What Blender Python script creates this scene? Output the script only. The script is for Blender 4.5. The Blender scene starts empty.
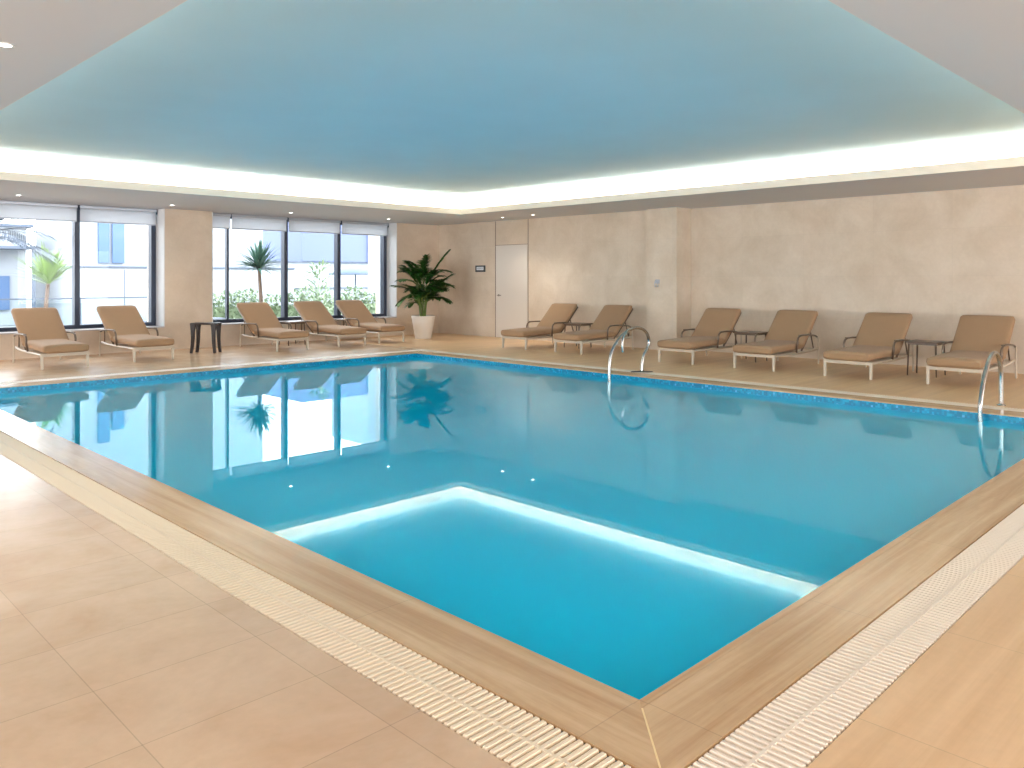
import bpy, bmesh, math, random
from mathutils import Vector, Matrix
PI = math.pi
R = math.radians
C = bpy.context.scene.collection
scn = bpy.context.scene
random.seed(7)

# ------------------------------------------------------------------ materials
def srgb(r, g, b):
    f = lambda c: (c/255/12.92) if c/255 <= .04045 else ((c/255+.055)/1.055)**2.4
    return (f(r), f(g), f(b), 1)

def newmat(name):
    m = bpy.data.materials.new(name); m.use_nodes = True
    nt = m.node_tree; nt.nodes.clear()
    out = nt.nodes.new('ShaderNodeOutputMaterial')
    p = nt.nodes.new('ShaderNodeBsdfPrincipled')
    nt.links.new(p.outputs[0], out.inputs[0])
    return m, nt, p, out

def N(nt, t, **kw):
    n = nt.nodes.new(t)
    for k, v in kw.items(): setattr(n, k, v)
    return n

def simple(name, col, rough=.5, metal=0, bump=0, bscale=80, var=0, vscale=6, spec=.5, sheen=0):
    m, nt, p, out = newmat(name)
    p.inputs['Base Color'].default_value = col
    p.inputs['Roughness'].default_value = rough
    p.inputs['Metallic'].default_value = metal
    p.inputs['Specular IOR Level'].default_value = spec
    if sheen: p.inputs['Sheen Weight'].default_value = sheen
    tc = N(nt, 'ShaderNodeTexCoord')
    if var:
        no = N(nt, 'ShaderNodeTexNoise'); no.inputs['Scale'].default_value = vscale; no.inputs['Detail'].default_value = 4
        nt.links.new(tc.outputs['Object'], no.inputs['Vector'])
        mx = N(nt, 'ShaderNodeMix', data_type='RGBA')
        mx.inputs[6].default_value = tuple(c*(1-var) for c in col[:3])+(1,)
        mx.inputs[7].default_value = tuple(min(1, c*(1+var)) for c in col[:3])+(1,)
        nt.links.new(no.outputs['Fac'], mx.inputs[0]); nt.links.new(mx.outputs[2], p.inputs['Base Color'])
    if bump:
        nb = N(nt, 'ShaderNodeTexNoise'); nb.inputs['Scale'].default_value = bscale
        nt.links.new(tc.outputs['Object'], nb.inputs['Vector'])
        b = N(nt, 'ShaderNodeBump'); b.inputs['Strength'].default_value = bump; b.inputs['Distance'].default_value = .005
        nt.links.new(nb.outputs['Fac'], b.inputs['Height']); nt.links.new(b.outputs[0], p.inputs['Normal'])
    return m

def stone(name, c1, c2, size=None, off=(0, 0), axes=('X', 'Y'), rough=.4, grout=.75, gw=.003, veins=None, tilevar=.06, nscale=2.2, spec=.5, bump=.0, minor=None):
    """mottled stone with optional joints; axes = world axes of the surface; veins = axis along which streaks run"""
    m, nt, p, out = newmat(name)
    L = nt.links.new
    geo = N(nt, 'ShaderNodeNewGeometry')
    sep = N(nt, 'ShaderNodeSeparateXYZ'); L(geo.outputs['Position'], sep.inputs[0])
    # streak / mottling
    mp = N(nt, 'ShaderNodeMapping'); L(geo.outputs['Position'], mp.inputs[0])
    if veins:
        sc = {'X': (.35, 7, 7), 'Y': (7, .35, 7), 'Z': (7, 7, .35)}[veins]
        mp.inputs['Scale'].default_value = sc
    no = N(nt, 'ShaderNodeTexNoise'); no.inputs['Scale'].default_value = nscale; no.inputs['Detail'].default_value = 6; no.inputs['Roughness'].default_value = .62
    no.inputs['Distortion'].default_value = .4
    L(mp.outputs[0], no.inputs['Vector'])
    ramp = N(nt, 'ShaderNodeMapRange'); ramp.inputs[1].default_value = .3; ramp.inputs[2].default_value = .7
    L(no.outputs['Fac'], ramp.inputs[0])
    mx = N(nt, 'ShaderNodeMix', data_type='RGBA'); mx.inputs[6].default_value = c1; mx.inputs[7].default_value = c2
    L(ramp.outputs[0], mx.inputs[0])
    n2 = N(nt, 'ShaderNodeTexNoise'); n2.inputs['Scale'].default_value = 22; n2.inputs['Detail'].default_value = 3
    L(geo.outputs['Position'], n2.inputs['Vector'])
    mr2 = N(nt, 'ShaderNodeMapRange'); mr2.inputs[3].default_value = .94; mr2.inputs[4].default_value = 1.05
    L(n2.outputs['Fac'], mr2.inputs[0])
    col = mx.outputs[2]
    fac = mr2.outputs[0]
    def mul(a, b):
        q = N(nt, 'ShaderNodeMath', operation='MULTIPLY')
        for i, v in enumerate((a, b)):
            if isinstance(v, (int, float)): q.inputs[i].default_value = v
            else: L(v, q.inputs[i])
        return q.outputs[0]
    if size:
        cells = []
        for ax, s, o in zip(axes, size, off):
            a = N(nt, 'ShaderNodeMath', operation='SUBTRACT'); L(sep.outputs[ax], a.inputs[0]); a.inputs[1].default_value = o
            d = N(nt, 'ShaderNodeMath', operation='DIVIDE'); L(a.outputs[0], d.inputs[0]); d.inputs[1].default_value = s
            fl = N(nt, 'ShaderNodeMath', operation='FLOOR'); L(d.outputs[0], fl.inputs[0]); cells.append(fl.outputs[0])
            # distance to joint
            pp = N(nt, 'ShaderNodeMath', operation='PINGPONG'); L(a.outputs[0], pp.inputs[0]); pp.inputs[1].default_value = s/2
            lt = N(nt, 'ShaderNodeMath', operation='LESS_THAN'); L(pp.outputs[0], lt.inputs[0]); lt.inputs[1].default_value = gw/2
            mr = N(nt, 'ShaderNodeMapRange'); mr.inputs[3].default_value = 1; mr.inputs[4].default_value = grout
            L(lt.outputs[0], mr.inputs[0]); fac = mul(fac, mr.outputs[0])
        cb = N(nt, 'ShaderNodeCombineXYZ'); L(cells[0], cb.inputs[0]); L(cells[1], cb.inputs[1])
        wn = N(nt, 'ShaderNodeTexWhiteNoise', noise_dimensions='3D'); L(cb.outputs[0], wn.inputs['Vector'])
        mr = N(nt, 'ShaderNodeMapRange'); mr.inputs[3].default_value = 1-tilevar; mr.inputs[4].default_value = 1+tilevar
        L(wn.outputs['Value'], mr.inputs[0]); fac = mul(fac, mr.outputs[0])
    vm = N(nt, 'ShaderNodeVectorMath', operation='SCALE'); L(col, vm.inputs[0]); L(fac, vm.inputs['Scale'])
    L(vm.outputs[0], p.inputs['Base Color'])
    p.inputs['Roughness'].default_value = rough; p.inputs['Specular IOR Level'].default_value = spec
    rr = N(nt, 'ShaderNodeMapRange'); rr.inputs[3].default_value = rough*.75; rr.inputs[4].default_value = rough*1.3
    L(no.outputs['Fac'], rr.inputs[0]); L(rr.outputs[0], p.inputs['Roughness'])
    if bump:
        b = N(nt, 'ShaderNodeBump'); b.inputs['Strength'].default_value = bump; b.inputs['Distance'].default_value = .004
        L(n2.outputs['Fac'], b.inputs['Height']); L(b.outputs[0], p.inputs['Normal'])
    return m

def glass_mat(name, tint=(.95, .98, 1, 1), fres=1.35, rough=0.0):
    m, nt, p, out = newmat(name); nt.nodes.remove(p)
    t = N(nt, 'ShaderNodeBsdfTransparent'); t.inputs[0].default_value = tint
    g = N(nt, 'ShaderNodeBsdfGlossy'); g.inputs['Roughness'].default_value = rough
    f = N(nt, 'ShaderNodeFresnel'); f.inputs[0].default_value = fres
    mx = N(nt, 'ShaderNodeMixShader')
    nt.links.new(f.outputs[0], mx.inputs[0]); nt.links.new(t.outputs[0], mx.inputs[1]); nt.links.new(g.outputs[0], mx.inputs[2])
    nt.links.new(mx.outputs[0], out.inputs[0])
    return m

def water_mat():
    m, nt, p, out = newmat('pool_water'); nt.nodes.remove(p)
    L = nt.links.new
    t = N(nt, 'ShaderNodeBsdfTransparent'); t.inputs[0].default_value = (.10, .72, .86, 1)
    d = N(nt, 'ShaderNodeBsdfDiffuse'); d.inputs[0].default_value = (.0, .64, 1.0, 1)
    body = N(nt, 'ShaderNodeMixShader'); body.inputs[0].default_value = .82
    L(t.outputs[0], body.inputs[1]); L(d.outputs[0], body.inputs[2])
    g = N(nt, 'ShaderNodeBsdfGlossy'); g.inputs['Roughness'].default_value = .004; g.inputs['Color'].default_value = (.78, .95, 1, 1)
    f = N(nt, 'ShaderNodeFresnel'); f.inputs[0].default_value = 1.42
    geo = N(nt, 'ShaderNodeNewGeometry')
    no = N(nt, 'ShaderNodeTexNoise'); no.inputs['Scale'].default_value = 3.2; no.inputs['Detail'].default_value = 2
    L(geo.outputs['Position'], no.inputs['Vector'])
    b = N(nt, 'ShaderNodeBump'); b.inputs['Strength'].default_value = .008; b.inputs['Distance'].default_value = .004
    L(no.outputs['Fac'], b.inputs['Height']); L(b.outputs[0], g.inputs['Normal'])
    mx = N(nt, 'ShaderNodeMixShader')
    L(f.outputs[0], mx.inputs[0]); L(body.outputs[0], mx.inputs[1]); L(g.outputs[0], mx.inputs[2])
    L(mx.outputs[0], out.inputs[0])
    return m

def mosaic_mat():
    m, nt, p, out = newmat('blue_mosaic'); L = nt.links.new
    geo = N(nt, 'ShaderNodeNewGeometry')
    sc = N(nt, 'ShaderNodeVectorMath', operation='SCALE'); sc.inputs['Scale'].default_value = 1/.025
    L(geo.outputs['Position'], sc.inputs[0])
    fl = N(nt, 'ShaderNodeVectorMath', operation='FLOOR'); L(sc.outputs[0], fl.inputs[0])
    wn = N(nt, 'ShaderNodeTexWhiteNoise'); L(fl.outputs[0], wn.inputs['Vector'])
    cr = N(nt, 'ShaderNodeValToRGB'); cr.color_ramp.interpolation = 'CONSTANT'
    e = cr.color_ramp.elements; e[0].position = 0; e[0].color = srgb(0, 124, 160)
    e[1].position = .45; e[1].color = srgb(0, 146, 182)
    x = cr.color_ramp.elements.new(.8); x.color = srgb(10, 160, 196)
    x = cr.color_ramp.elements.new(.96); x.color = srgb(70, 170, 214)
    L(wn.outputs['Value'], cr.inputs[0]); L(cr.outputs[0], p.inputs['Base Color'])
    p.inputs['Roughness'].default_value = .25
    return m

M = {}
M['wall'] = stone('beige_stone_wall', srgb(212, 196, 175), srgb(228, 215, 198), size=(1.2, .74), off=(.35, -.03), axes=('Y', 'Z'), rough=.55, grout=.94, gw=.006, tilevar=.02, nscale=1.6)
M['wallx'] = stone('beige_stone_wall_x', srgb(210, 191, 170), srgb(226, 210, 192), rough=.55, nscale=1.6)
M['plain'] = simple('pale_plaster', srgb(226, 218, 208), .8)
M['soffit'] = simple('soffit_paint', srgb(214, 216, 222), .85)
M['ceil'] = simple('blue_ceiling_paint', (.56, .79, .92, 1), .8, var=.04, vscale=1.2)
M['cove'] = simple('white_cove_paint', srgb(248, 236, 220), .8)
M['tileA'] = stone('polished_beige_floor', srgb(212, 177, 142), srgb(230, 202, 170), size=(.59, .44), off=(.91, .28), rough=.21, grout=.80, gw=.004, tilevar=.035, nscale=1.7, veins=None)
M['tileB'] = stone('travertine_floor', srgb(220, 178, 130), srgb(242, 207, 164), size=(.88, .55), off=(2.58, 1.03), rough=.33, grout=.8, gw=.004, tilevar=.03, veins='X', nscale=1.2)
M['copY'] = stone('coping_along_y', srgb(188, 148, 102), srgb(230, 198, 156), size=(30, 1.2), off=(-10, 1.58), rough=.2, grout=.8, gw=.004, tilevar=.03, veins='Y', nscale=1.5)
M['copX'] = stone('coping_along_x', srgb(188, 148, 102), srgb(230, 198, 156), size=(1.2, 30), off=(2.18, -10), rough=.2, grout=.8, gw=.004, tilevar=.03, veins='X', nscale=1.5)
M['channel'] = simple('drain_channel', srgb(120, 96, 72), .8)
M['grate'] = simple('cream_plastic_grate', srgb(240, 226, 208), .45)
M['grate2'] = simple('sand_plastic_grate', srgb(240, 222, 194), .45)
M['mosaic'] = mosaic_mat()
M['water'] = water_mat()
M['glass'] = glass_mat('window_glass', (.96, .985, 1, 1), 1.25)
M['rglass'] = glass_mat('rail_glass', (.93, .975, .985, 1), 1.3)
M['frame'] = simple('dark_blue_grey_aluminium', srgb(62, 70, 88), .4, .2)
M['blind'] = simple('white_blind_fabric', srgb(232, 234, 238), .8)
_nt = M['blind'].node_tree; _p = [n for n in _nt.nodes if n.type == 'BSDF_PRINCIPLED'][0]; _o = [n for n in _nt.nodes if n.type == 'OUTPUT_MATERIAL'][0]
_t = _nt.nodes.new('ShaderNodeBsdfTranslucent'); _t.inputs[0].default_value = (.9, .91, .94, 1)
_m = _nt.nodes.new('ShaderNodeMixShader'); _m.inputs[0].default_value = .65
_nt.links.new(_p.outputs[0], _m.inputs[1]); _nt.links.new(_t.outputs[0], _m.inputs[2]); _nt.links.new(_m.outputs[0], _o.inputs[0])
M['alu'] = simple('brushed_aluminium', srgb(190, 195, 205), .35, .6)
M['reveal'] = simple('white_window_reveal', srgb(232, 234, 236), .7)
M['sill'] = simple('grey_sill', srgb(200, 196, 200), .4)
M['cushion'] = simple('taupe_fabric', srgb(166, 134, 102), .85, bump=.25, bscale=220, var=.04, vscale=9, sheen=.1)
M['cushpipe'] = simple('taupe_piping', srgb(120, 97, 76), .85)
M['lframe'] = simple('cream_powder_coat', srgb(206, 194, 176), .35)
M['arm'] = simple('bronze_arm', srgb(112, 96, 82), .28, .35)
M['wood'] = simple('dark_wenge', srgb(40, 30, 28), .45, var=.2, vscale=20)
M['table'] = simple('brown_table', srgb(104, 84, 68), .35)
M['steel'] = simple('stainless_steel', srgb(180, 178, 174), .24, 1)
M['darkplate'] = simple('dark_plate', srgb(62, 58, 54), .4, .4)
M['door'] = simple('ivory_door', srgb(226, 220, 212), .45)
M['joint'] = simple('door_joint', srgb(150, 132, 120), .7)
M['black'] = simple('black_plastic', srgb(24, 26, 32), .35)
M['card'] = simple('pale_card', srgb(214, 220, 226), .5)
M['pot'] = simple('white_pot', srgb(238, 232, 224), .35)
M['soil'] = simple('dark_soil', srgb(50, 38, 28), .95, bump=.8)
M['leaf'] = simple('palm_leaf', srgb(44, 96, 34), .42, var=.35, vscale=3)
M['stem'] = simple('palm_stem', srgb(96, 118, 50), .5, var=.2)
M['yleaf'] = simple('yucca_leaf', srgb(62, 98, 84), .5, var=.3, vscale=3)
M['gleaf'] = simple('bright_leaf', srgb(124, 152, 76), .5, var=.3, vscale=3)
M['bleaf'] = simple('grey_palm_leaf', srgb(60, 74, 92), .5, var=.2)
M['hedge'] = simple('hedge_leaf', srgb(138, 156, 126), .6, var=.4, vscale=5)
M['trunk'] = simple('yucca_trunk', srgb(110, 92, 80), .8, bump=.5)
M['terrace'] = simple('pale_terrace', srgb(146, 148, 146), .8, var=.05)
M['bwhite'] = simple('white_render_facade', srgb(158, 164, 172), .8)
M['bblue'] = simple('blue_grey_facade', srgb(98, 110, 146), .7)
M['bglass'] = simple('blue_window_panel', srgb(76, 104, 142), .3)
M['bgrey'] = simple('grey_trim', srgb(88, 98, 114), .7)
M['canvas'] = simple('grey_blue_canvas', srgb(96, 110, 128), .8)

def emis(name, col, s):
    m, nt, p, out = newmat(name)
    p.inputs['Base Color'].default_value = (0, 0, 0, 1)
    p.inputs['Emission Color'].default_value = col; p.inputs['Emission Strength'].default_value = s
    return m
M['lamp'] = emis('lamp_glow', (1, .95, .85, 1), 14)

# ------------------------------------------------------------------ helpers
def add_box(bm, x0, x1, y0, y1, z0, z1, mi=0):
    vs = [bm.verts.new((x, y, z)) for z in (z0, z1) for y in (y0, y1) for x in (x0, x1)]
    fs = []
    for idx in ((0, 2, 3, 1), (4, 5, 7, 6), (0, 1, 5, 4), (2, 6, 7, 3), (0, 4, 6, 2), (1, 3, 7, 5)):
        f = bm.faces.new([vs[i] for i in idx]); f.material_index = mi; fs.append(f)
    return vs

def add_hull(bm, poly, z0, z1, mi=0, axis=None):
    """prism of a 2D polygon (list of (x,y)), z0..z1"""
    a = [bm.verts.new((x, y, z0)) for x, y in poly]; b = [bm.verts.new((x, y, z1)) for x, y in poly]
    n = len(poly)
    f = [bm.faces.new(list(reversed(a))), bm.faces.new(b)]
    for i in range(n): f.append(bm.faces.new([a[i], a[(i+1) % n], b[(i+1) % n], b[i]]))
    for q in f: q.material_index = mi
    return a+b

def smooth_path(pts, n=6):
    P = [Vector(p) for p in pts]; out = []
    for i in range(len(P)-1):
        p0 = P[max(i-1, 0)]; p1 = P[i]; p2 = P[i+1]; p3 = P[min(i+2, len(P)-1)]
        for k in range(n):
            t = k/n
            out.append(.5*((2*p1)+(-p0+p2)*t+(2*p0-5*p1+4*p2-p3)*t*t+(-p0+3*p1-3*p2+p3)*t**3))
    out.append(P[-1]); return out

def add_tube(bm, pts, r, seg=10, mi=0, cap=True, r2=None, flat=1.0):
    P = [Vector(p) for p in pts]; rings = []
    n = len(P); prev = None
    for i, p in enumerate(P):
        t = (P[min(i+1, n-1)]-P[max(i-1, 0)])
        t = t.normalized() if t.length > 1e-9 else Vector((0, 0, 1))
        if prev is None:
            a = Vector((0, 0, 1)) if abs(t.z) < .9 else Vector((1, 0, 0))
            u = t.cross(a).normalized()
        else:
            u = (prev-t*prev.dot(t)).normalized()
        prev = u; v = t.cross(u)
        rr = r if r2 is None else r+(r2-r)*i/(n-1)
        rings.append([bm.verts.new(p+u*rr*math.cos(2*PI*k/seg)+v*rr*flat*math.sin(2*PI*k/seg)) for k in range(seg)])
    for a, b in zip(rings, rings[1:]):
        for k in range(seg):
            f = bm.faces.new([a[k], a[(k+1) % seg], b[(k+1) % seg], b[k]]); f.smooth = True; f.material_index = mi
    if cap:
        bm.faces.new(list(reversed(rings[0]))).material_index = mi; bm.faces.new(rings[-1]).material_index = mi

def add_lathe(bm, prof, seg=32, c=(0, 0), mi=0):
    rings = [[bm.verts.new((c[0]+r*math.cos(2*PI*k/seg), c[1]+r*math.sin(2*PI*k/seg), z)) for k in range(seg)] for r, z in prof]
    for a, b in zip(rings, rings[1:]):
        for k in range(seg):
            f = bm.faces.new([a[k], a[(k+1) % seg], b[(k+1) % seg], b[k]]); f.smooth = True; f.material_index = mi
    bm.faces.new(list(reversed(rings[0]))); bm.faces.new(rings[-1])

def obj(name, bm, mats, parent=None, bevel=0, seg=2, smooth=False):
    if not isinstance(mats, (list, tuple)): mats = [mats]
    bmesh.ops.recalc_face_normals(bm, faces=bm.faces)
    me = bpy.data.meshes.new(name); bm.to_mesh(me); bm.free()
    for m in mats: me.materials.append(M[m] if isinstance(m, str) else m)
    o = bpy.data.objects.new(name, me); C.objects.link(o)
    if parent: o.parent = parent
    if smooth:
        for p in me.polygons: p.use_smooth = True
    if bevel:
        b = o.modifiers.new('bevel', 'BEVEL'); b.width = bevel; b.segments = seg; b.limit_method = 'ANGLE'
        b.angle_limit = R(40)
        for p in me.polygons: p.use_smooth = True
        w = o.modifiers.new('wn', 'WEIGHTED_NORMAL')
    return o

def NB(): return bmesh.new()

def thing(name, label, cat, loc=(0, 0, 0), rz=0, group=None):
    o = bpy.data.objects.new(name, None); C.objects.link(o); o.empty_display_size = .1
    o.location = loc; o.rotation_euler = (0, 0, rz); o['label'] = label; o['category'] = cat
    if group: o['group'] = group
    return o

def tag(o, label, cat, group=None, kind=None):
    o['label'] = label; o['category'] = cat
    if group: o['group'] = group
    if kind: o['kind'] = kind
    return o

def struct(name, bm, mats, label=None, **kw):
    o = obj(name, bm, mats, **kw); o['kind'] = 'structure'
    if label: o['label'] = label
    return o

def part_of(o, label): o['label'] = label; return o

def kids(o): return [c for c in bpy.data.objects if c.parent == o]
def dup(root, loc, rz, label, group=None):
    r = root.copy(); C.objects.link(r); r.location = loc; r.rotation_euler = (0, 0, rz); r['label'] = label
    if group: r['group'] = group
    for ch in kids(root):
        c = ch.copy(); C.objects.link(c); c.parent = r
        for g in kids(ch):
            d = g.copy(); C.objects.link(d); d.parent = c
    return r

# ------------------------------------------------------------------ dimensions (metres)
PX0, PX1, PY0, PY1 = 2.18, 9.42, 1.58, 11.97     # pool edge
CW, GW = .31, .25                                # coping, grate
WZ = -.08                                        # water level
HS = 2.79                                        # soffit height
OX0, OX1, OY0, OY1 = 1.67, 11.38, 1.70, 12.95    # ceiling opening
RX0, RY0 = -7.5, -7.0                            # room sides behind the viewer
YW = 16.0                                        # face of piers / low wall on window side
XW, XP, XR = 13.32, 13.16, 13.67                 # right wall, pilaster, recess

# ------------------------------------------------------------------ shell
gx0, gx1, gy0, gy1 = PX0-CW-GW, PX1+CW+GW, PY0-CW-GW, PY1+CW+GW
# floor: material 0 polished, 1 travertine
bm = NB()
add_box(bm, RX0, gx0, RY0, 16.3, -.3, 0, 0)
add_box(bm, gx0, gx1, gy1, 16.3, -.3, 0, 0)
add_box(bm, gx1, 14.0, RY0, 16.3, -.3, 0, 1)
add_box(bm, gx0, gx1, RY0, gy0, -.3, 0, 1)
struct('floor', bm, ['tileA', 'tileB'])

def ring(bm, o, i, z0, z1, mis=(0, 1, 0, 1)):
    (ox0, ox1, oy0, oy1), (ix0, ix1, iy0, iy1) = o, i
    add_hull(bm, [(ox0, oy0), (ix0, iy0), (ix0, iy1), (ox0, oy1)][::-1], z0, z1, mis[0])   # low X side
    add_hull(bm, [(ox0, oy0), (ox1, oy0), (ix1, iy0), (ix0, iy0)], z0, z1, mis[1])         # low Y
    add_hull(bm, [(ox1, oy0), (ox1, oy1), (ix1, iy1), (ix1, iy0)], z0, z1, mis[2])         # high X
    add_hull(bm, [(ox0, oy1), (ix0, iy1), (ix1, iy1), (ox1, oy1)], z0, z1, mis[3])

# coping with a nosing strip and a thin joint
cp = (PX0-CW, PX1+CW, PY0-CW, PY1+CW)
nz = (PX0-.035, PX1+.035, PY0-.035, PY1+.035)
g2 = (PX0-.038, PX1+.038, PY0-.038, PY1+.038)
pe = (PX0, PX1, PY0, PY1)
bm = NB()
ring(bm, cp, g2, -.012, .0)
ring(bm, nz, (PX0+.0, PX1-.0, PY0+.0, PY1-.0), -.012, -.002)
ring(bm, g2, nz, -.012, -.006)
o = struct('pool_coping', bm, ['copY', 'copX'], 'tan wood-veined stone coping around the pool')
# pale mitre joints in the coping corners
bm = NB()
s = .003
for (cx, cy, dx, dy) in ((PX0, PY0, -1, -1), (PX1, PY0, 1, -1), (PX0, PY1, -1, 1), (PX1, PY1, 1, 1)):
    a = Vector((cx+dx*.04, cy+dy*.04)); b = Vector((cx+dx*CW, cy+dy*CW)); n = Vector((-dy, dx)).normalized()*s
    poly = [tuple(a-n), tuple(b-n), tuple(b+n), tuple(a+n)]
    add_hull(bm, poly, -.01, .0012)
struct('trim_1', bm, simple('pale_grout', srgb(240, 214, 160), .6), 'pale mitre grout lines at the coping corners')
# basin
bm = NB()
D = -1.35
ring(bm, cp, (PX0+.004, PX1-.004, PY0+.004, PY1-.004), D, -.012, (0, 0, 0, 0))
add_box(bm, cp[0], cp[1], cp[2], cp[3], D-.15, D, 0)
struct('pool_basin', bm, 'mosaic', 'blue mosaic pool basin')
bm = NB()
add_box(bm, PX0+.0041, PX1-.0041, PY0+.0041, PY1-.0041, WZ-.001, WZ)
# only the top sheet is wanted: delete the rest
bmesh.ops.delete(bm, geom=[f for f in bm.faces if f.calc_center_median().z < WZ-1e-5], context='FACES')
struct('water', bm, 'water', 'still turquoise pool water')
# drain channel
bm = NB()
ring(bm, (gx0, gx1, gy0, gy1), cp, -.3, -.05, (0, 0, 0, 0))
struct('trim_2', bm, 'channel', 'dark drain channel under the overflow grates')

# overflow grates
def slat(bm, c, along, w, L_, h=.016):
    """slat of length L_ across the channel, w wide; along = 'X' if slats stack along X"""
    prof = [(-w/2, -h), (-w/2, -h*.45), (-w*.3, 0), (w*.3, 0), (w/2, -h*.45), (w/2, -h)]
    e = .006
    vs = []
    for s_, k in ((-L_/2, .55), (-L_/2+e, 1), (L_/2-e, 1), (L_/2, .55)):
        row = []
        for a, z in prof:
            a2 = a*k; z2 = -h+(z+h)*(.6 if k < 1 else 1)
            row.append(bm.verts.new((c[0]+a2, c[1]+s_, z2+.001) if along == 'X' else (c[0]+s_, c[1]+a2, z2+.001)))
        vs.append(row)
    for a, b in zip(vs, vs[1:]):
        for i in range(5): bm.faces.new([a[i], a[i+1], b[i+1], b[i]])
    bm.faces.new(vs[0]); bm.faces.new(vs[-1][::-1])

def grate(label, along, fixed, a0, a1, mat='grate', w=.0235, split=None):
    bm = NB(); pitch = .03; n = int((a1-a0)/pitch)
    for i in range(n):
        a = a0+pitch*(i+.5)
        slat(bm, (a, fixed) if along == 'X' else (fixed, a), along, w if split is None or a < split else .027, GW-.008)
    q = .009
    mid = [-.0] + [-.085, .085]
    for j, m_ in enumerate(mid):
        q = .006 if j == 0 else .004; zt = .0013 if j == 0 else -.008
        if along == 'X': add_box(bm, a0, a1, fixed+m_-q, fixed+m_+q, -.05, zt)
        else: add_box(bm, fixed+m_-q, fixed+m_+q, a0, a1, -.05, zt)
    if split:
        for f in bm.faces:
            if f.calc_center_median().y > split: f.material_index = 1
    o = obj('drain_grate', bm, [mat, 'grate2'])
    tag(o, label, 'grate', 'overflow grates around the pool')
    return o
ylo = cp[2]; yhi = cp[3]
grate('cream slatted drain grate beside the polished tiles, reaching from the near corner towards the windows', 'Y', (gx0+cp[0])/2, cp[2]-.02, yhi+.0, mat='grate2', split=4.9)
grate('cream slatted drain grate along the near right pool side', 'X', (gy0+cp[2])/2, gx0+.255, gx1, w=.0215)
grate('cream slatted drain grate in front of the stone wall loungers', 'Y', (gx1+cp[1])/2, cp[2], gy1, w=.0275)
grate('cream slatted drain grate in front of the window loungers', 'X', (gy1+cp[3])/2, gx0, cp[1], w=.0275)

# walls ----------------------------------------------------
bm = NB()
add_box(bm, XW, 14.2, 9.36, 16.9, -.3, 3.5)
add_box(bm, XP, 14.2, 8.66, 9.36, -.3, 3.5)
add_box(bm, XR, 14.2, RY0-.2, 8.66, -.3, 3.5)
struct('wall_right', bm, 'wall', 'beige stone tiled wall')
# window wall: piers, low wall, top
W1 = (1.9, 6.30); W2 = (7.26, 11.97)
bm = NB()
add_box(bm, RX0, W1[0], YW, 16.9, -.3, 3.5)
add_box(bm, W1[1], W2[0], YW, 16.9, -.3, 3.5)
add_box(bm, W2[1], XW, YW, 16.9, -.3, 3.5)
for a, b in (W1, W2): add_box(bm, a, b, YW, 16.75, -.3, .44)
struct('wall_back', bm, 'wallx', 'beige stone piers and low wall on the window side')
bm = NB()
for a, b in (W1, W2): add_box(bm, a, b, YW+.3, 16.9, HS, 3.5)
struct('wall_back', bm, 'soffit')
# two unseen walls; long openings are added in them as daylight fill
bm = NB()
add_box(bm, RX0-.2, RX0, RY0, 16.9, -.3, .3); add_box(bm, RX0-.2, RX0, RY0, 16.9, 2.7, 3.5)
for a, b in ((RY0, -6.4), (3.0, 3.8), (9.4, 10.2), (15.4, 16.9)): add_box(bm, RX0-.2, RX0, a, b, .3, 2.7)
struct('wall_left', bm, 'plain')
bm = NB()
add_box(bm, RX0, 14.2, RY0-.2, RY0, -.3, .3); add_box(bm, RX0, 14.2, RY0-.2, RY0, 2.7, 3.5)
for a, b in ((RX0, -6.9), (2.6, 3.4), (8.6, 9.4), (13.2, 14.2)): add_box(bm, a, b, RY0-.2, RY0, .3, 2.7)
struct('wall_front', bm, 'plain')
# white reveals
bm = NB()
for x, s in ((W1[1], -1), (W2[0], 1), (W2[1], -1), (W1[0], 1)):
    a, b = sorted((x+s*.001, x+s*.018))
    add_box(bm, a, b, YW+.004, 16.75, .46, HS)
struct('trim_3', bm, 'reveal', 'white painted window reveals')
bm = NB()
for a, b in (W1, W2): add_box(bm, a+.02, b-.02, YW-.025, 16.42, .44, .465)
struct('trim_4', bm, 'sill', 'grey window sills', bevel=.004)

# windows
YG = 16.50
def window(n, x0, x1, mull, thin=()):
    root = bpy.data.objects.new('window_%d' % n, None); C.objects.link(root); root['kind'] = 'structure'
    bm = NB(); y0, y1 = 16.40, 16.56; z0, z1 = .465, HS-.002
    add_box(bm, x0, x1, y0+.002, y1, z0, z0+.07)
    add_box(bm, x0, x1, y0+.02, y1, z1-.06, z1)
    add_box(bm, x1-.09, x1, y0, y1, z0, z1); add_box(bm, x0, x0+.09, y0, y1, z0, z1)
    for m in mull: add_box(bm, m-.045, m+.045, y0, y1, z0, z1)
    for m in thin: add_box(bm, m-.022, m+.022, y0+.06, y1, z0, z1)
    f = obj('window_frame', bm, 'frame', root, bevel=.003)
    ed = [x0+.09]+sorted(list(mull)+list(thin))+[x1-.09]
    for a, b in zip(ed, ed[1:]):
        bm = NB(); add_box(bm, a, b, YG, YG+.008, z0+.07, z1-.06); obj('pane', bm, 'glass', root)
    return root
window(1, W1[0]+.02, W1[1]-.02, [3.42, 4.835])
window(2, W2[0]+.02, W2[1]-.02, [9.165, 10.56], [7.82])
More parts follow.
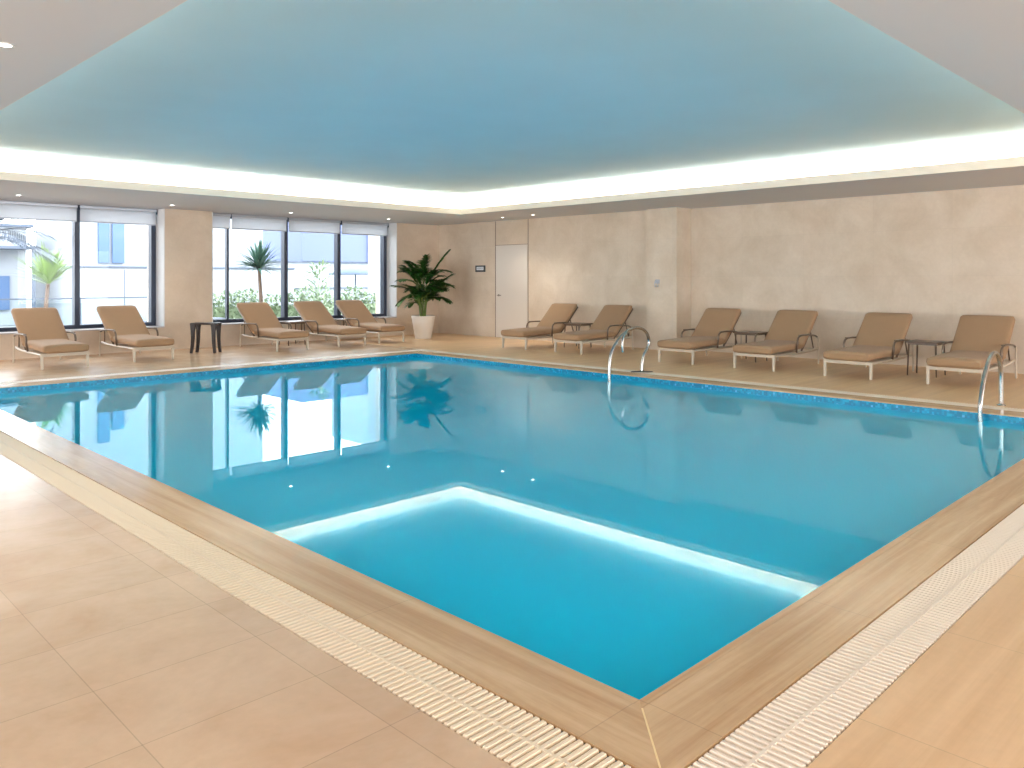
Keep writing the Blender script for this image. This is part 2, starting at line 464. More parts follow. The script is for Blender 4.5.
# roller blinds
def blind(x0, x1, label):
    t = thing('roller_blind', label, 'blind', ((x0+x1)/2, 16.33, 2.47), 0, 'white roller blinds at the top of the windows')
    w = (x1-x0)/2
    bm = NB(); add_box(bm, -w, w, -.004, .004, .02, .27); obj('blind_fabric', bm, 'blind', t)
    bm = NB(); add_box(bm, -w, w, -.012, .012, 0, .022); obj('bottom_rail', bm, 'alu', t, bevel=.004)
    bm = NB(); add_box(bm, -w-.01, w+.01, -.035, .045, .262, .318); obj('cassette', bm, 'alu', t, bevel=.006)
    for s in (-1, 1):
        bm = NB(); add_box(bm, s*(w+.012)-.006, s*(w+.012)+.006, -.03, .04, .22, .318); obj('bracket', bm, 'frame', t)
blind(1.95, 3.39, 'white roller blind in the window bay just inside the left edge')
blind(3.44, 4.80, 'white roller blind in the bay above the leftmost lounger')
blind(4.86, 6.25, 'white roller blind next to the left side of the stone pier')
blind(7.29, 7.80, 'narrow white roller blind right of the stone pier')
blind(7.84, 9.13, 'white roller blind above the spiky tree outside')
blind(9.19, 10.53, 'white roller blind in the middle bay of the right window')
blind(10.59, 11.92, 'white roller blind in the last bay before the potted palm')

# ceiling
bm = NB()
e_ = .002
add_box(bm, RX0, OX0-e_, RY0, 16.9, HS, HS+.06)
add_box(bm, OX1+e_, 14.2, RY0, 16.9, HS, HS+.06)
add_box(bm, OX0-e_, OX1+e_, RY0, OY0-e_, HS, HS+.06)
add_box(bm, OX0-e_, OX1+e_, OY1+e_, 16.9, HS, HS+.06)
struct('ceiling', bm, 'soffit', 'pale grey dropped ceiling border')
bm = NB()
op = (OX0, OX1, OY0, OY1)
ring(bm, (OX0-.03, OX1+.03, OY0-.03, OY1+.03), op, HS+.0005, HS+.12, (0, 0, 0, 0))
struct('trim_5', bm, 'cove', 'cream fascia of the light cove')
E = .36; HC = 3.22
bm = NB()
add_box(bm, OX0-E, OX1+E, OY0-E, OY1+E, HC, HC+.05)
struct('ceiling', bm, 'ceil', 'pale blue recessed ceiling')
bm = NB()
ring(bm, (OX0-E-.05, OX1+E+.05, OY0-E-.05, OY1+E+.05), (OX0-E, OX1+E, OY0-E, OY1+E), HS+.06, HC+.05, (0, 0, 0, 0))
struct('trim_6', bm, 'cove', 'white back wall of the light cove')
bm = NB(); add_box(bm, RX0-.2, 14.2, RY0-.2, 16.9, 3.5, 3.6); struct('roof', bm, 'plain')

# light strips inside the cove (tape along the ledge)
def area(name, loc, sx, sy, power, col, rot=(0, 0, 0), spread=None):
    l = bpy.data.lights.new(name, 'AREA'); l.shape = 'RECTANGLE'; l.size = sx; l.size_y = sy; l.energy = power; l.color = col
    if spread: l.spread = spread
    o = bpy.data.objects.new(name, l); C.objects.link(o); o.location = loc; o.rotation_euler = rot; return o
warm = (1, .83, .67)
PW = 19.0  # watts per metre
lz = HS+.09; k = .24
LX = OX1-OX0; LY = OY1-OY0
for nm, loc, sx, sy in (('cove_strip', (OX0-k, (OY0+OY1)/2, lz), .08, LY+.3), ('cove_strip', (OX1+k, (OY0+OY1)/2, lz), .08, LY+.3),
                        ('cove_strip', ((OX0+OX1)/2, OY0-k, lz), LX+.3, .08), ('cove_strip', ((OX0+OX1)/2, OY1+k, lz), LX+.3, .08)):
    tx = (-1 if loc[0] < OX0 else 1 if loc[0] > OX1 else 0); ty = (-1 if loc[1] < OY0 else 1 if loc[1] > OY1 else 0)
    # the tape faces up and outwards, at the back wall of the cove
    d_ = Vector((tx*1.0, ty*1.0, .22)).normalized()
    if tx: sx = .05
    else: sy = .05
    o = area(nm, loc, sx, sy, PW*max(sx, sy), warm)
    zax = -d_; yax = Vector((0, 1, 0)) if tx else None
    if tx: xax = yax.cross(zax).normalized()
    else: xax = Vector((1, 0, 0)); yax = zax.cross(xax).normalized()
    o.matrix_world = Matrix.Translation(loc) @ Matrix((xax, yax, zax)).transposed().to_4x4()

# recessed downlights
def make_downlight():
    t = thing('downlight', '', 'light')
    bm = NB(); seg = 24
    def rr(r, z): return [bm.verts.new((r*math.cos(2*PI*i/seg), r*math.sin(2*PI*i/seg), z)) for i in range(seg)]
    rings = [rr(.052, 0), rr(.050, -.006), rr(.036, -.006), rr(.032, .0)]
    for a, b in zip(rings, rings[1:]):
        for i in range(seg): bm.faces.new([a[i], a[(i+1) % seg], b[(i+1) % seg], b[i]])
    obj('trim_ring', bm, 'reveal', t)
    bm = NB(); add_lathe(bm, [(.033, -.0045), (.033, -.001)], 24); obj('lens', bm, 'lamp', t)
    return t
dl = [(3.56, 15.1, 'recessed downlight above the leftmost window lounger'),
      (6.08, 15.1, 'recessed downlight just in front of the stone pier'),
      (8.55, 15.1, 'recessed downlight above the spiky tree window bay'),
      (11.05, 15.1, 'recessed downlight in front of the potted palm'),
      (12.60, 12.9, 'recessed downlight before the ivory door, the left of the two'),
      (12.54, 11.9, 'recessed downlight before the ivory door, the right of the two'),
      (1.22, 5.47, 'recessed downlight in the near ceiling border at the upper left edge')]
first = None
dark = [(12.5, y, '') for y in ()]
for x, y, lab in dl:
    if first is None:
        first = make_downlight(); first.location = (x, y, HS); first['label'] = lab; first['group'] = 'recessed ceiling downlights'
    else: dup(first, (x, y, HS), 0, lab, 'recessed ceiling downlights')
def spot(x, y, power, ang=100, col=(1, .86, .70)):
    l = bpy.data.lights.new('downlight_beam', 'SPOT'); l.energy = power; l.spot_size = R(ang); l.spot_blend = .9; l.shadow_soft_size = .05; l.color = col
    o = bpy.data.objects.new('downlight_beam', l); C.objects.link(o); o.location = (x, y, HS-.02)
for x, y, lab in dl: spot(x, y, 45)

# ------------------------------------------------------------------ door, sign, hook
dr = bpy.data.objects.new('door_1', None); C.objects.link(dr); dr['kind'] = 'structure'; dr.location = (XW, 13.335, 0)
bm = NB(); add_box(bm, -.012, .0, -.525, .525, .006, 2.2); leaf = obj('door_leaf', bm, 'door', dr, bevel=.002)
bm = NB()
for y in (-.545, .545): add_box(bm, -.006, .0, y-.009, y+.009, 0, HS-.002)
add_box(bm, -.004, 0, -.54, .54, 2.205, 2.216)
obj('door_frame', bm, 'joint', dr)
bm = NB()
add_lathe(bm, [(.026, 0), (.026, .006)], 20)
bmesh.ops.rotate(bm, verts=bm.verts, cent=(0, 0, 0), matrix=Matrix.Rotation(-PI/2, 3, 'Y'))
add_tube(bm, [(0, 0, 0), (-.05, 0, 0)], .009)
add_tube(bm, smooth_path([(-.05, .004, 0), (-.052, -.03, 0), (-.05, -.12, 0)]), .010)
bmesh.ops.translate(bm, verts=bm.verts, vec=(-.014, .42, 1.01))
obj('door_handle', bm, simple('dull_nickel', srgb(150, 140, 130), .3, .9), leaf)

t = thing('wall_sign', 'small black framed sign plate beside the ivory door', 'sign', (XW, 14.41, 1.652))
bm = NB(); add_box(bm, -.02, -.002, -.175, .175, -.08, .08); obj('plate', bm, 'black', t, bevel=.004)
bm = NB(); add_box(bm, -.0225, -.0195, -.125, .125, -.036, .046); part_of(obj('face', bm, 'card', t), 'pale panel')
bm = NB()
for i, w in enumerate((.022, .012, .02, .016, .022, .01, .018)):
    y = .095-i*.03; add_box(bm, -.0235, -.0222, y-w/2, y+w/2, -.004, .018)
obj('lettering', bm, simple('grey_ink', srgb(150, 158, 168), .5), t)

t = thing('wall_hook', 'small double metal hook on the stone pilaster behind the arched grab rail', 'hook', (XP, 9.10, 1.33))
bm = NB(); add_box(bm, -.008, -.001, -.05, .05, -.02, .06); obj('hook_plate', bm, 'alu', t, bevel=.002)
for s in (-1, 1):
    bm = NB(); add_tube(bm, smooth_path([(-.008, s*.03, .04), (-.04, s*.03, .03), (-.055, s*.03, -.04), (-.035, s*.03, -.085), (-.015, s*.03, -.06)]), .007, 8)
    obj('hook_arm', bm, 'alu', t)

# ------------------------------------------------------------------ sun loungers
def pad(bm, path, w, th, nx=8, round_=.045):
    """cushion following a side profile path [(x,z)] = underside centreline; thickness th upward normal"""
    P = smooth_path([(x, 0, z) for x, z in path], 5)
    n = len(P); rows = []
    m = 20
    for i, p in enumerate(P):
        t = (P[min(i+1, n-1)]-P[max(i-1, 0)]).normalized(); nrm = Vector((-t.z, 0, t.x))
        e = min(i, n-1-i)/(n-1)*sum((P[j+1]-P[j]).length for j in range(n-1))
        k = 1 if e > .05 else math.sqrt(max(0, 1-(1-e/.05)**2))*.55+.45
        kw = 1 if e > .05 else (math.sqrt(max(0, 1-(1-e/.05)**2))*.06+.94)
        row = []
        for j in range(m):
            a = 2*PI*j/m
            cx, cy = math.cos(a), math.sin(a)
            ex = .28
            sx = math.copysign(abs(cx)**ex, cx); sy = math.copysign(abs(cy)**(ex+.25), cy)
            crown = 1+(.12*(1-abs(sx)**3) if sy > 0 else 0)
            q = p+nrm*(th/2+sy*th/2*k*crown)+Vector((0, sx*w/2*kw, 0))
            row.append(bm.verts.new(q))
        rows.append(row)
    for a, b in zip(rows, rows[1:]):
        for j in range(m):
            f = bm.faces.new([a[j], a[(j+1) % m], b[(j+1) % m], b[j]]); f.smooth = True
    bm.faces.new(rows[0][::-1]); bm.faces.new(rows[-1])

def make_lounger(bx=0.0, bz=0.0):
    # local: x from foot (0 = front legs) to head, y across, z up
    t = thing('sun_lounger', '', 'sun lounger', group='taupe sun loungers around the pool')
    hw = .325
    bm = NB(); pad(bm, [(-.09, .245), (.1, .252), (.5, .262), (.85, .262), (1.03, .275)], .66, .125)
    obj('seat_cushion', bm, 'cushion', t)
    bm = NB(); pad(bm, [(1.00, .285), (1.12+bx*.15, .39), (1.33+bx*.5, .59+bz*.5), (1.57+bx, .825+bz)], .70, .10)
    obj('back_cushion', bm, 'cushion', t)
    # frame
    bm = NB()
    for s in (-1, 1):
        add_tube(bm, smooth_path([(-.0, s*hw, .222), (.5, s*hw, .222), (1.0, s*hw, .222), (1.3, s*hw, .232), (1.50, s*hw, .25)]), .02, 8, flat=1.0)
    add_box(bm, -.028, .012, -hw-.02, hw+.02, .198, .243)
    add_box(bm, 1.0, 1.03, -hw, hw, .205, .235)
    add_box(bm, 1.48, 1.51, -hw, hw, .235, .262)
    for i in range(9): add_box(bm, .08+i*.105, .13+i*.105, -hw, hw, .232, .242)
    obj('frame', bm, 'lframe', t, bevel=.004)
    for s in (-1, 1):      # front legs
        bm = NB()
        a = add_box(bm, -.026, .016, s*hw-.02, s*hw+.02, 0, .215)
        for v in a:
            if v.co.z < .01: v.co.x = v.co.x*.8-.012; v.co.y = s*hw+(v.co.y-s*hw)*.75
        obj('leg', bm, 'lframe', t, bevel=.005)
    for s in (-1, 1):      # rear legs
        bm = NB()
        add_tube(bm, smooth_path([(1.44, s*(hw+.035), .45), (1.48, s*(hw+.035), .41), (1.50, s*(hw+.03), .25), (1.52, s*(hw+.03), 0)]), .014, 8)
        obj('leg', bm, 'lframe', t)
    bm = NB()              # backrest frame under the cushion
    for s in (-1, 1): add_tube(bm, [(1.0, s*.3, .25), (1.14+bx*.15, s*.3, .365), (1.59+bx, s*.3, .80+bz)], .016, 8)
    add_tube(bm, [(1.59+bx, -.3, .80+bz), (1.59+bx, .3, .80+bz)], .016, 8)
    for i in range(6):
        u = i/6; q_ = (1.14+bx*.15+(.45+bx*.85)*u, .365+(.435+bz)*u); add_tube(bm, [(q_[0], -.3, q_[1]), (q_[0], .3, q_[1])], .008, 6)
    for s in (-1, 1): add_tube(bm, [(1.36+bx*.6, s*.28, .57+bz*.4), (1.49, s*.28, .25)], .011, 8)
    obj('backrest_frame', bm, 'arm', t)
    for s in (-1, 1):
        bm = NB(); y = s*(hw+.035)
        add_tube(bm, smooth_path([(.74, s*(hw+.01), .235), (.72, y, .36), (.73, y, .44), (.78, y, .485), (.90, y, .50), (1.1, y, .497), (1.25, y, .487), (1.37, y, .472), (1.44, y, .45)], 5), .017, 10, flat=.8)
        obj('armrest', bm, 'arm', t)
        bm = NB(); add_box(bm, .80, 1.12, y-.026, y+.026, .497, .513)
        obj('arm_pad', bm, 'lframe' if False else 'arm', t, bevel=.006)
    return t

# window side: head towards the windows (+Y): rot so local +x -> +Y
win = [(3.90, 13.83, 'taupe sun lounger by the windows, the one farthest from the stone pier'),
       (5.33, 14.02, 'taupe sun lounger immediately left of the stone pier and the dark table'),
       (8.00, 14.08, 'taupe sun lounger right of the pier, in front of the spiky tree outside'),
       (9.42, 14.16, 'taupe sun lounger between two others in front of the right window'),
       (10.55, 14.32, 'taupe window side lounger closest to the potted palm')]
rgt = [(11.36, 11.28, 'taupe sun lounger with its foot before the ivory door'),
       (11.39, 9.88, 'taupe sun lounger directly left of the stone pilaster behind the arched grab rail'),
       (11.31, 7.45, 'taupe sun lounger immediately right of the stone pilaster'),
       (11.38, 6.08, 'taupe sun lounger in the wall recess, second one right of the pilaster'),
       (11.36, 4.63, 'taupe sun lounger in the wall recess beside the rightmost small table, on its left'),
       (11.44, 3.27, 'taupe sun lounger partly behind the right hand grab rail')]
L0 = make_lounger(.20, .02)
for i, (x, y, lab) in enumerate(win):
    if i == 0: L0.location = (x, y, 0); L0.rotation_euler = (0, 0, PI/2); L0['label'] = lab
    else: dup(L0, (x, y, 0), PI/2+R((0, 1.0, -1.2, .8, -1)[i]), lab)
L1 = make_lounger()
for i, (x, y, lab) in enumerate(rgt):
    if i == 0: L1.location = (x, y, 0); L1['label'] = lab; continue
    dup(L1, (x, y, 0), R((.6, -.5, 0, .6, -.6, .4)[i]), lab)

# ------------------------------------------------------------------ side tables
def make_table():
    t = thing('side_table', '', 'table', group='small brown side tables between loungers')
    bm = NB(); add_box(bm, -.22, .22, -.22, .22, .475, .497); obj('table_top', bm, 'table', t, bevel=.006)
    bm = NB()
    for s in (-1, 1): add_box(bm, -.19, .19, s*.185-.01, s*.185+.01, .45, .475); add_box(bm, s*.185-.01, s*.185+.01, -.19, .19, .45, .475)
    obj('apron', bm, 'table', t)
    for sx in (-1, 1):
        for sy in (-1, 1):
            bm = NB(); add_tube(bm, [(sx*.18, sy*.18, .475), (sx*.195, sy*.195, 0)], .014, 8, r2=.010); obj('leg', bm, 'table', t)
    return t
T0 = make_table(); T0.location = (12.5, 10.6, 0); T0['label'] = 'small brown side table between the two loungers by the ivory door'
dup(T0, (12.55, 6.77, 0), 0, 'small brown side table between the two loungers just right of the pilaster')
dup(T0, (12.48, 3.95, 0), 0, 'small brown side table between the two rightmost loungers')
dup(T0, (8.72, 15.35, 0), 0, 'small brown side table between the loungers before the right window')

# dark bow-legged table by the pier
t = thing('side_table', 'dark wenge table with curved tapering legs in front of the stone pier', 'table', (6.62, 14.86, 0), R(45+90))
bm = NB()
poly = [(-.25, -.17), (.25, -.17), (.25, .17), (-.25, .17)]
add_box(bm, -.25, .25, -.15, .15, .535, .57)
obj('table_top', bm, 'wood', t, bevel=.014, seg=3)
for sx in (-1, 1):
    for sy in (-1, 1):
        bm = NB()
        rows = []
        for k_ in range(9):
            u = k_/8; z = .55*(1-u)
            xo = sx*(.235-.02*math.sin(u*PI)); w = .058-.022*u+(.04*(1-u)**6)
            yo = sy*(.125+.012*u)
            d_ = .05
            rows.append([bm.verts.new(v) for v in ((xo-sx*w, yo-d_/2, z), (xo+sx*.01, yo-d_/2, z), (xo+sx*.01, yo+d_/2, z), (xo-sx*w, yo+d_/2, z))])
        for a, b in zip(rows, rows[1:]):
            for j in range(4): bm.faces.new([a[j], a[(j+1) % 4], b[(j+1) % 4], b[j]])
        bm.faces.new(rows[0]); bm.faces.new(rows[-1][::-1])
        obj('leg', bm, 'wood', t, bevel=.004)

# ------------------------------------------------------------------ grab rails
t = thing('grab_rail', 'curled stainless steel grab rail on a dark plate, before the pilaster', 'grab rail', (9.86, 7.1, .003))
o0 = Vector((9.86, 7.1, 0))
def rel(pts): return [(x-o0.x, y-o0.y, z) for x, y, z in pts]
bm = NB()
add_tube(bm, smooth_path(rel([(9.13, 7.1, -.55), (9.09, 7.1, -.25), (9.07, 7.1, 0), (9.085, 7.1, .2), (9.14, 7.1, .36), (9.27, 7.1, .50), (9.45, 7.1, .61), (9.66, 7.1, .665), (9.84, 7.1, .655),
                               (9.98, 7.1, .58), (10.04, 7.1, .45), (10.0, 7.1, .34), (9.92, 7.1, .26), (9.875, 7.1, .14), (9.86, 7.1, .006)])), .024, 12)
obj('rail_tube', bm, 'steel', t)
bm = NB()
add_tube(bm, smooth_path(rel([(9.60, 7.1, .655), (9.48, 7.09, .635), (9.385, 7.08, .55), (9.355, 7.08, .45), (9.365, 7.08, .33)])), .020, 12)
obj('inner_handle', bm, 'steel', t)
bm = NB(); add_lathe(bm, [(.17, 0), (.17, .006), (.15, .012), (.03, .014), (.03, .03), (.022, .034)], 28)
for v in bm.verts:
    v.co.y *= .26 if abs(v.co.z) < .013 or True else 1
bmesh.ops.rotate(bm, verts=bm.verts, cent=(0, 0, 0), matrix=Matrix.Rotation(R(-45), 3, 'Z'))
obj('base_plate', bm, 'darkplate', t)

t = thing('grab_rail', 'stainless steel inverted U grab rail at the right pool corner', 'grab rail', (10.09, 2.42, 0))
o0 = Vector((10.09, 2.42, 0))
bm = NB()
add_tube(bm, smooth_path(rel([(9.32, 2.42, -.6), (9.30, 2.42, -.3), (9.29, 2.42, 0), (9.31, 2.42, .14), (9.42, 2.42, .34), (9.58, 2.42, .51), (9.74, 2.42, .59), (9.90, 2.42, .585), (10.02, 2.42, .50),
                               (10.08, 2.42, .36), (10.09, 2.42, .18), (10.09, 2.42, .004)])), .024, 12)
obj('rail_tube', bm, 'steel', t)
bm = NB(); add_lathe(bm, [(.045, 0), (.045, .008), (.03, .014), (.027, .02)], 24); obj('base_flange', bm, 'steel', t)

# ------------------------------------------------------------------ plants
def blade(bm, base, d, L_, w, droop, up=Vector((0, 0, 1)), segs=4, fold=.25, mi=0):
    d = Vector(d).normalized(); side = d.cross(up)
    side = side.normalized() if side.length > .01 else Vector((1, 0, 0))
    prev = None
    for i in range(segs+1):
        u = i/segs
        p = Vector(base)+d*L_*u+Vector((0, 0, -droop*u*u*L_))
        ww = w*(math.sin(PI*min(1, .12+.88*u)**.8))*.5 if i < segs else .0008
        nrm = side.cross(d).normalized()
        row = [bm.verts.new(p-side*ww-nrm*ww*fold*-1), bm.verts.new(p), bm.verts.new(p+side*ww+nrm*ww*fold)]
        if prev:
            for j in (0, 1):
                f = bm.faces.new([prev[j], prev[j+1], row[j+1], row[j]]); f.smooth = True; f.material_index = mi
        prev = row

def frond(bm, base, az, elev, L_, droop, nl=22, ll=.3, lw=.035, start=.3, mi=0):
    d = Vector((math.cos(az)*math.cos(elev), math.sin(az)*math.cos(elev), math.sin(elev)))
    pts = []
    for i in range(13):
        u = i/12; pts.append(Vector(base)+d*L_*u+Vector((math.cos(az)*droop*.25*u*u, math.sin(az)*droop*.25*u*u, -droop*u**2.2)))
    add_tube(bm, pts, .010, 6, r2=.003, mi=1)
    side = Vector((-math.sin(az), math.cos(az), 0))
    for k_ in range(nl):
        u = start+(1-start)*k_/(nl-1)
        f = u*12; i = min(int(f), 11); p = pts[i].lerp(pts[i+1], f-i); tan = (pts[i+1]-pts[i]).normalized()
        l = ll*(.45+.55*math.sin(PI*min(.98, (u-start)/(1-start)*.8+.15)))
        for s in (-1, 1):
            dd = (side*s*.75+tan*.75+Vector((0, 0, .12+random.uniform(-.12, .12)))).normalized()
            blade(bm, p, dd, l*random.uniform(.85, 1.1), lw, .28, up=Vector((0, 0, 1)), segs=3)

t = thing('potted_palm', 'lush green palm in a white tapered pot in the room corner', 'plant', (11.82, 14.78, 0))
bm = NB(); add_lathe(bm, [(.185, 0), (.19, .006), (.275, .50), (.283, .52), (.283, .535), (.262, .535), (.258, .48), (.25, .47)], 40); obj('pot', bm, 'pot', t)
bm = NB(); add_lathe(bm, [(.2, .40), (.262, .475)], 32); obj('soil', bm, 'soil', t)
bm = NB()
st = []
for i in range(13):
    a = 2*PI*i/13+random.uniform(-.2, .2); r = random.uniform(.02, .09)
    b = Vector((r*math.cos(a), r*math.sin(a), .47)); h = random.uniform(.40, 1.0)
    tp = b+Vector((math.cos(a)*h*.13, math.sin(a)*h*.13, h)); st.append((tp, a))
    add_tube(bm, smooth_path([b, b.lerp(tp, .5)+Vector((math.cos(a)*-.02, 0, 0)), tp], 4), .016, 7, r2=.010)
obj('stems', bm, 'stem', t)
bm = NB()
for i in range(40):
    tp, a = st[i % len(st)]
    frond(bm, tp-Vector((0, 0, random.uniform(0, .2))), a+random.uniform(-.7, .7), R(random.uniform(25, 78)), random.uniform(.42, .66), random.uniform(.10, .34), nl=17, ll=.27, lw=.055, start=.15)
for i in range(16):
    a = 2*PI*i/16+random.uniform(-.3, .3)
    frond(bm, Vector((.07*math.cos(a), .07*math.sin(a), random.uniform(1.15, 1.5))), a, R(random.uniform(28, 75)), random.uniform(.48, .68), random.uniform(.12, .32), nl=17, ll=.27, lw=.055, start=.15)
# a tall frond leaning right, one reaching right lower down, one to the left, as seen
frond(bm, Vector((.05, -.05, 1.3)), R(-42), R(60), 1.02, .12, nl=20, ll=.24, lw=.06)
frond(bm, Vector((.05, -.05, 1.05)), R(-48), R(40), .80, .06, nl=20, ll=.26, lw=.06)
frond(bm, Vector((-.05, .05, 1.2)), R(135), R(62), .75, .22, nl=20, ll=.28, lw=.07)
frond(bm, Vector((-.05, .05, 1.0)), R(140), R(35), .70, .16, nl=18, ll=.26, lw=.07)
frond(bm, Vector((0, 0, 1.3)), R(20), R(80), .75, .10, nl=18, ll=.26, lw=.07)
obj('foliage', bm, ['leaf', 'stem'], t)

def spiky(name, label, x, y, ztop, r, leafmat, n=70, lean=0, trunk_r=.05, up=.2, lw=.05):
    t = thing(name, label, 'tree', (x, y, 0))
    bm = NB(); add_tube(bm, smooth_path([(lean, 0, 0), (lean*.6, 0, ztop*.4), (0, 0, ztop)], 5), trunk_r*1.2, 10, r2=trunk_r*.8); obj('trunk', bm, 'trunk', t)
    bm = NB()
    for i in range(n):
        a = random.uniform(0, 2*PI); e = R(random.uniform(-5 if up < .3 else 20, 85))
        blade(bm, (0, 0, ztop-.03+random.uniform(-.08, .08)), (math.cos(a)*math.cos(e), math.sin(a)*math.cos(e), math.sin(e)), r*random.uniform(.75, 1.1), lw, random.uniform(.0, .22), segs=5)
    obj('leaves', bm, leafmat, t)
    return t
spiky('yucca_tree', 'spiky headed tree on a slim trunk outside the right window', 9.72, 18.75, 1.72, .80, 'yleaf', 190, lean=.12, up=.1)
spiky('yucca_tree', 'bright green spiky tree outside the left window', 5.93, 22.4, 1.35, 1.0, 'gleaf', 180, lean=-.1, up=.5)
t = thing('palm_tree', 'grey-blue palm with long drooping fronds outside, at the left edge', 'tree', (3.75, 19.3, 0))
bm = NB(); add_tube(bm, [(0, 0, 0), (.05, 0, 2.25)], .1, 10, r2=.08); obj('trunk', bm, 'trunk', t)
bm = NB()
for a, e, l in ((-20, 30, 1.3), (5, 8, 1.25), (-45, 45, 1.3), (30, 30, 1.3), (90, 50, 1.3), (150, 30, 1.3), (200, 20, 1.3), (260, 35, 1.2), (-10, 52, 1.4), (-35, 10, 1.3), (-60, 22, 1.2)):
    frond(bm, (.05, 0, 2.25), R(a), R(e), l, .6, nl=26, ll=.5, lw=.026, start=.12)
obj('leaves', bm, ['bleaf', 'bleaf'], t)

def bush(name, label, cx, cy, rx, ry, h, n, mat, z0=0, lw=.06, ll=.16, cat='shrub'):
    bm = NB()
    for i in range(n):
        a = random.uniform(0, 2*PI); rr = math.sqrt(random.random()); z = random.uniform(.0, 1)
        q = math.sqrt(max(0, 1-(z*.9)**3))
        p = (rx*rr*q*math.cos(a), ry*rr*q*math.sin(a), z0+z*h)
        d = Vector((math.cos(a)*q, math.sin(a)*q, random.uniform(-.2, 1.1))).normalized()
        blade(bm, p, d, ll*random.uniform(.7, 1.3), lw, .2, segs=2)
    for i in range(5): add_tube(bm, [(0, 0, 0), (rx*.5*math.cos(i*1.3), ry*.5*math.sin(i*1.3), h*.7)], .012, 5)
    o = obj(name, bm, mat); o.location = (cx, cy, 0)
    return tag(o, label, cat, 'planting on the terrace outside')
bush('shrub', 'yellow-green leafy shrub outside, just right of the stone pier', 8.35, 20.4, .65, .5, 1.5, 320, 'gleaf', lw=.08, ll=.25)
bush('shrub', 'airy green shrub rising above the hedge in the middle window bay', 12.6, 20.6, .5, .4, 1.85, 340, 'hedge', lw=.07, ll=.22)
bm = NB()
for i in range(5200):
    x = random.uniform(8.6, 16.5); y = random.uniform(-.35, .35); z = random.uniform(.1, .95)+.12*math.sin(x*3.1)+.08*math.sin(x*7)
    d = Vector((random.uniform(-1, 1), random.uniform(-1, .4), random.uniform(0, 1))).normalized()
    blade(bm, (x, 21.8+y, z), d, random.uniform(.1, .2), .07, .2, segs=2)
add_box(bm, 8.7, 16.4, 21.65, 21.95, 0, .6)
tag(obj('hedge', bm, 'hedge'), 'long low green hedge outside the right window', 'hedge', 'planting on the terrace outside')

# ------------------------------------------------------------------ outside
bm = NB(); add_box(bm, -40, 60, 16.91, 90, -.35, -.12); struct('ground', bm, 'terrace', 'pale paved terrace outside')

def building(label, parts):
    t = thing('building', label, 'building')
    for nm, mat, boxes in parts:
        if nm == 'window':
            for b in boxes: bm = NB(); add_box(bm, *b); obj('window', bm, mat, t)
        else:
            bm = NB()
            for b in boxes: add_box(bm, *b)
            obj(nm, bm, mat, t, bevel=.01)
    return t
Z0 = -.12
building('white building outside the left window with tall blue glass panels', [
    ('wall', 'bwhite', [(8.2, 15.2, 29.0, 32.5, Z0, 6.2)]),
    ('base', 'bwhite', [(8.05, 15.2, 26.6, 29.0, Z0, 1.75)]),
    ('ledge', 'bgrey', [(8.0, 15.2, 26.55, 29.0, 1.75, 1.81)]),
    ('window', 'bglass', [(9.18, 9.52, 28.9, 29.02, 1.95, 4.0), (9.62, 10.0, 28.9, 29.02, 1.95, 3.6)]),
    ('joint', 'bgrey', [(9.2, 9.22, 26.58, 26.62, Z0, 1.7), (11.0, 11.02, 26.58, 26.62, Z0, 1.7), (12.6, 12.62, 26.58, 26.62, Z0, 1.7)])])
building('low pale building with a flat canopy behind the bright green spiky tree', [
    ('wall', 'bwhite', [(2.0, 7.3, 30, 34, Z0, 3.1)]),
    ('canopy', 'bgrey', [(4.4, 7.3, 28.9, 30.0, 2.35, 2.45), (7.2, 7.3, 28.9, 29.0, Z0, 2.35)]),
    ('window', 'bglass', [(2.9, 4.2, 29.9, 30.02, .6, 1.75), (5.6, 6.8, 29.9, 30.02, .4, 1.5)]),
    ('roof', 'bgrey', [(1.9, 7.5, 29.9, 34, 3.1, 3.2)])])
building('blue-grey block above a white podium outside the right window', [
    ('podium', 'bwhite', [(15.5, 25.5, 33, 40, Z0, 2.2)]),
    ('upper_block', 'bblue', [(19.2, 25.2, 32.9, 38, 2.2, 4.15)]),
    ('ledge', 'bgrey', [(15.4, 25.5, 32.9, 33.0, 2.15, 2.24), (15.4, 25.5, 32.9, 33.0, .95, 1.0)]),
    ('side_wing', 'bblue', [(22.8, 23.0, 32.8, 32.9, 2.2, 4.1)])])
building('tall white tower block outside the last right window bay', [
    ('wall', 'bwhite', [(26.5, 36, 34, 42, Z0, 8)]),
    ('roof', 'bgrey', [(26.4, 29.8, 33.6, 34.0, 3.1, 3.3)]),
    ('window', 'bglass', [(26.9, 28.2, 33.9, 34.02, 1.1, 2.3)])])
bm = NB(); add_box(bm, 16.1, 16.9, 22.4, 23.2, Z0, 5.2)
tag(obj('terrace_column', bm, 'bwhite', bevel=.01), 'white square column outside the last right window bay', 'column')
# parasol beyond the hedge
t = thing('parasol', 'grey-blue terrace parasol beyond the hedge', 'parasol', (17.2, 25.6, Z0))
bm = NB(); add_tube(bm, [(0, 0, 0), (0, 0, 2.05)], .03, 8); obj('pole', bm, 'bgrey', t)
bm = NB(); add_lathe(bm, [(1.0, 1.68), (1.02, 1.72), (.5, 1.92), (.03, 2.08)], 8); obj('canopy', bm, 'canvas', t)
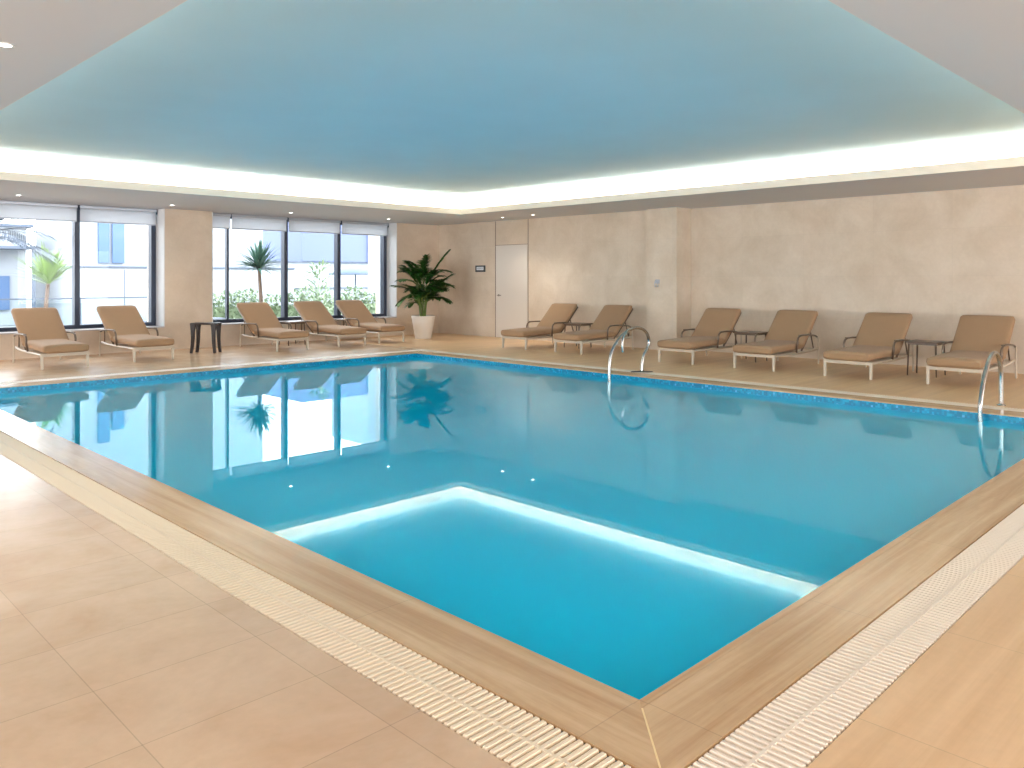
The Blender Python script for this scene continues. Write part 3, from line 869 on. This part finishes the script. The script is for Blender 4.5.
# glass balustrade outside left window
t = thing('glass_balustrade', 'low glass balustrade with a thin top rail outside the left window', 'balustrade', (0, 23.5, Z0))
bm = NB(); add_box(bm, 1.0, 9.0, -.015, .015, .12, .98); obj('glass_panel', bm, 'rglass', t)
bm = NB(); add_box(bm, 1.0, 9.0, -.03, .03, .98, 1.02); obj('top_rail', bm, 'bgrey', t)
for x in (1.05, 3.0, 5.0, 7.0, 8.95):
    bm = NB(); add_box(bm, x-.02, x+.02, -.03, .03, 0, .99); obj('post', bm, 'bgrey', t)
# red-brown planter behind hedge left
t = thing('planter', 'long dusty red planter outside, beside the stone pier', 'planter', (8.0, 19.3, Z0))
bm = NB(); a = add_box(bm, -1.0, 1.0, -.4, .4, 0, .5)
for v in a:
    if v.co.z < .1: v.co.x *= .92; v.co.y *= .9
obj('box', bm, simple('dusty_red', srgb(150, 104, 104), .7), t, bevel=.015)
bm = NB(); add_box(bm, -1.02, 1.02, -.42, .42, .5, .55); obj('rim', bm, 'bgrey', t, bevel=.008)

# ------------------------------------------------------------------ daylight
w = bpy.data.worlds.new('World'); scn.world = w; w.use_nodes = True
bg = w.node_tree.nodes['Background']; bg.inputs[0].default_value = (.965, .98, 1.0, 1); bg.inputs[1].default_value = 6.0
for a, b in (W1, W2):
    o = area('daylight_portal', ((a+b)/2, 16.7, 1.63), b-a, 2.3, 1, (1, 1, 1), (-PI/2, 0, 0)); o.data.cycles.is_portal = True
for a, b in ((-6.4, 3.0), (3.8, 9.4), (10.2, 15.4)):  # portals in the added openings of the unseen left wall
    o = area('daylight_portal', (RX0-.1, (a+b)/2, 1.5), 2.4, b-a, 1, (1, 1, 1), (0, -PI/2, 0)); o.data.cycles.is_portal = True
for a, b in ((-6.9, 2.6), (3.4, 8.6), (9.4, 13.2)):  # portals in the added openings of the unseen front wall
    o = area('daylight_portal', ((a+b)/2, RY0-.1, 1.5), b-a, 2.4, 1, (1, 1, 1), (PI/2, 0, 0)); o.data.cycles.is_portal = True

# ------------------------------------------------------------------ camera
cam = bpy.data.cameras.new('Camera'); co = bpy.data.objects.new('Camera', cam); C.objects.link(co)
co.location = (0, 0, 1.4); co.rotation_euler = (PI/2, 0, -PI/4)
cam.sensor_width = 36; cam.lens = 798/1024*36; cam.shift_y = -105/1024; cam.clip_start = .05; cam.clip_end = 300
scn.camera = co

scn.view_settings.view_transform = 'Standard'; scn.view_settings.look = 'None'
scn.view_settings.exposure = .44; scn.view_settings.gamma = 1; scn.view_settings.use_curve_mapping = False
cy = scn.cycles
cy.max_bounces = 10; cy.diffuse_bounces = 5; cy.glossy_bounces = 5; cy.transparent_max_bounces = 16
cy.sample_clamp_indirect = 6; cy.caustics_reflective = False; cy.caustics_refractive = False
cy.use_denoising = True; cy.denoising_prefilter = 'ACCURATE'; cy.denoising_input_passes = 'RGB_ALBEDO_NORMAL'
cy.use_light_tree = True; cy.use_adaptive_sampling = False
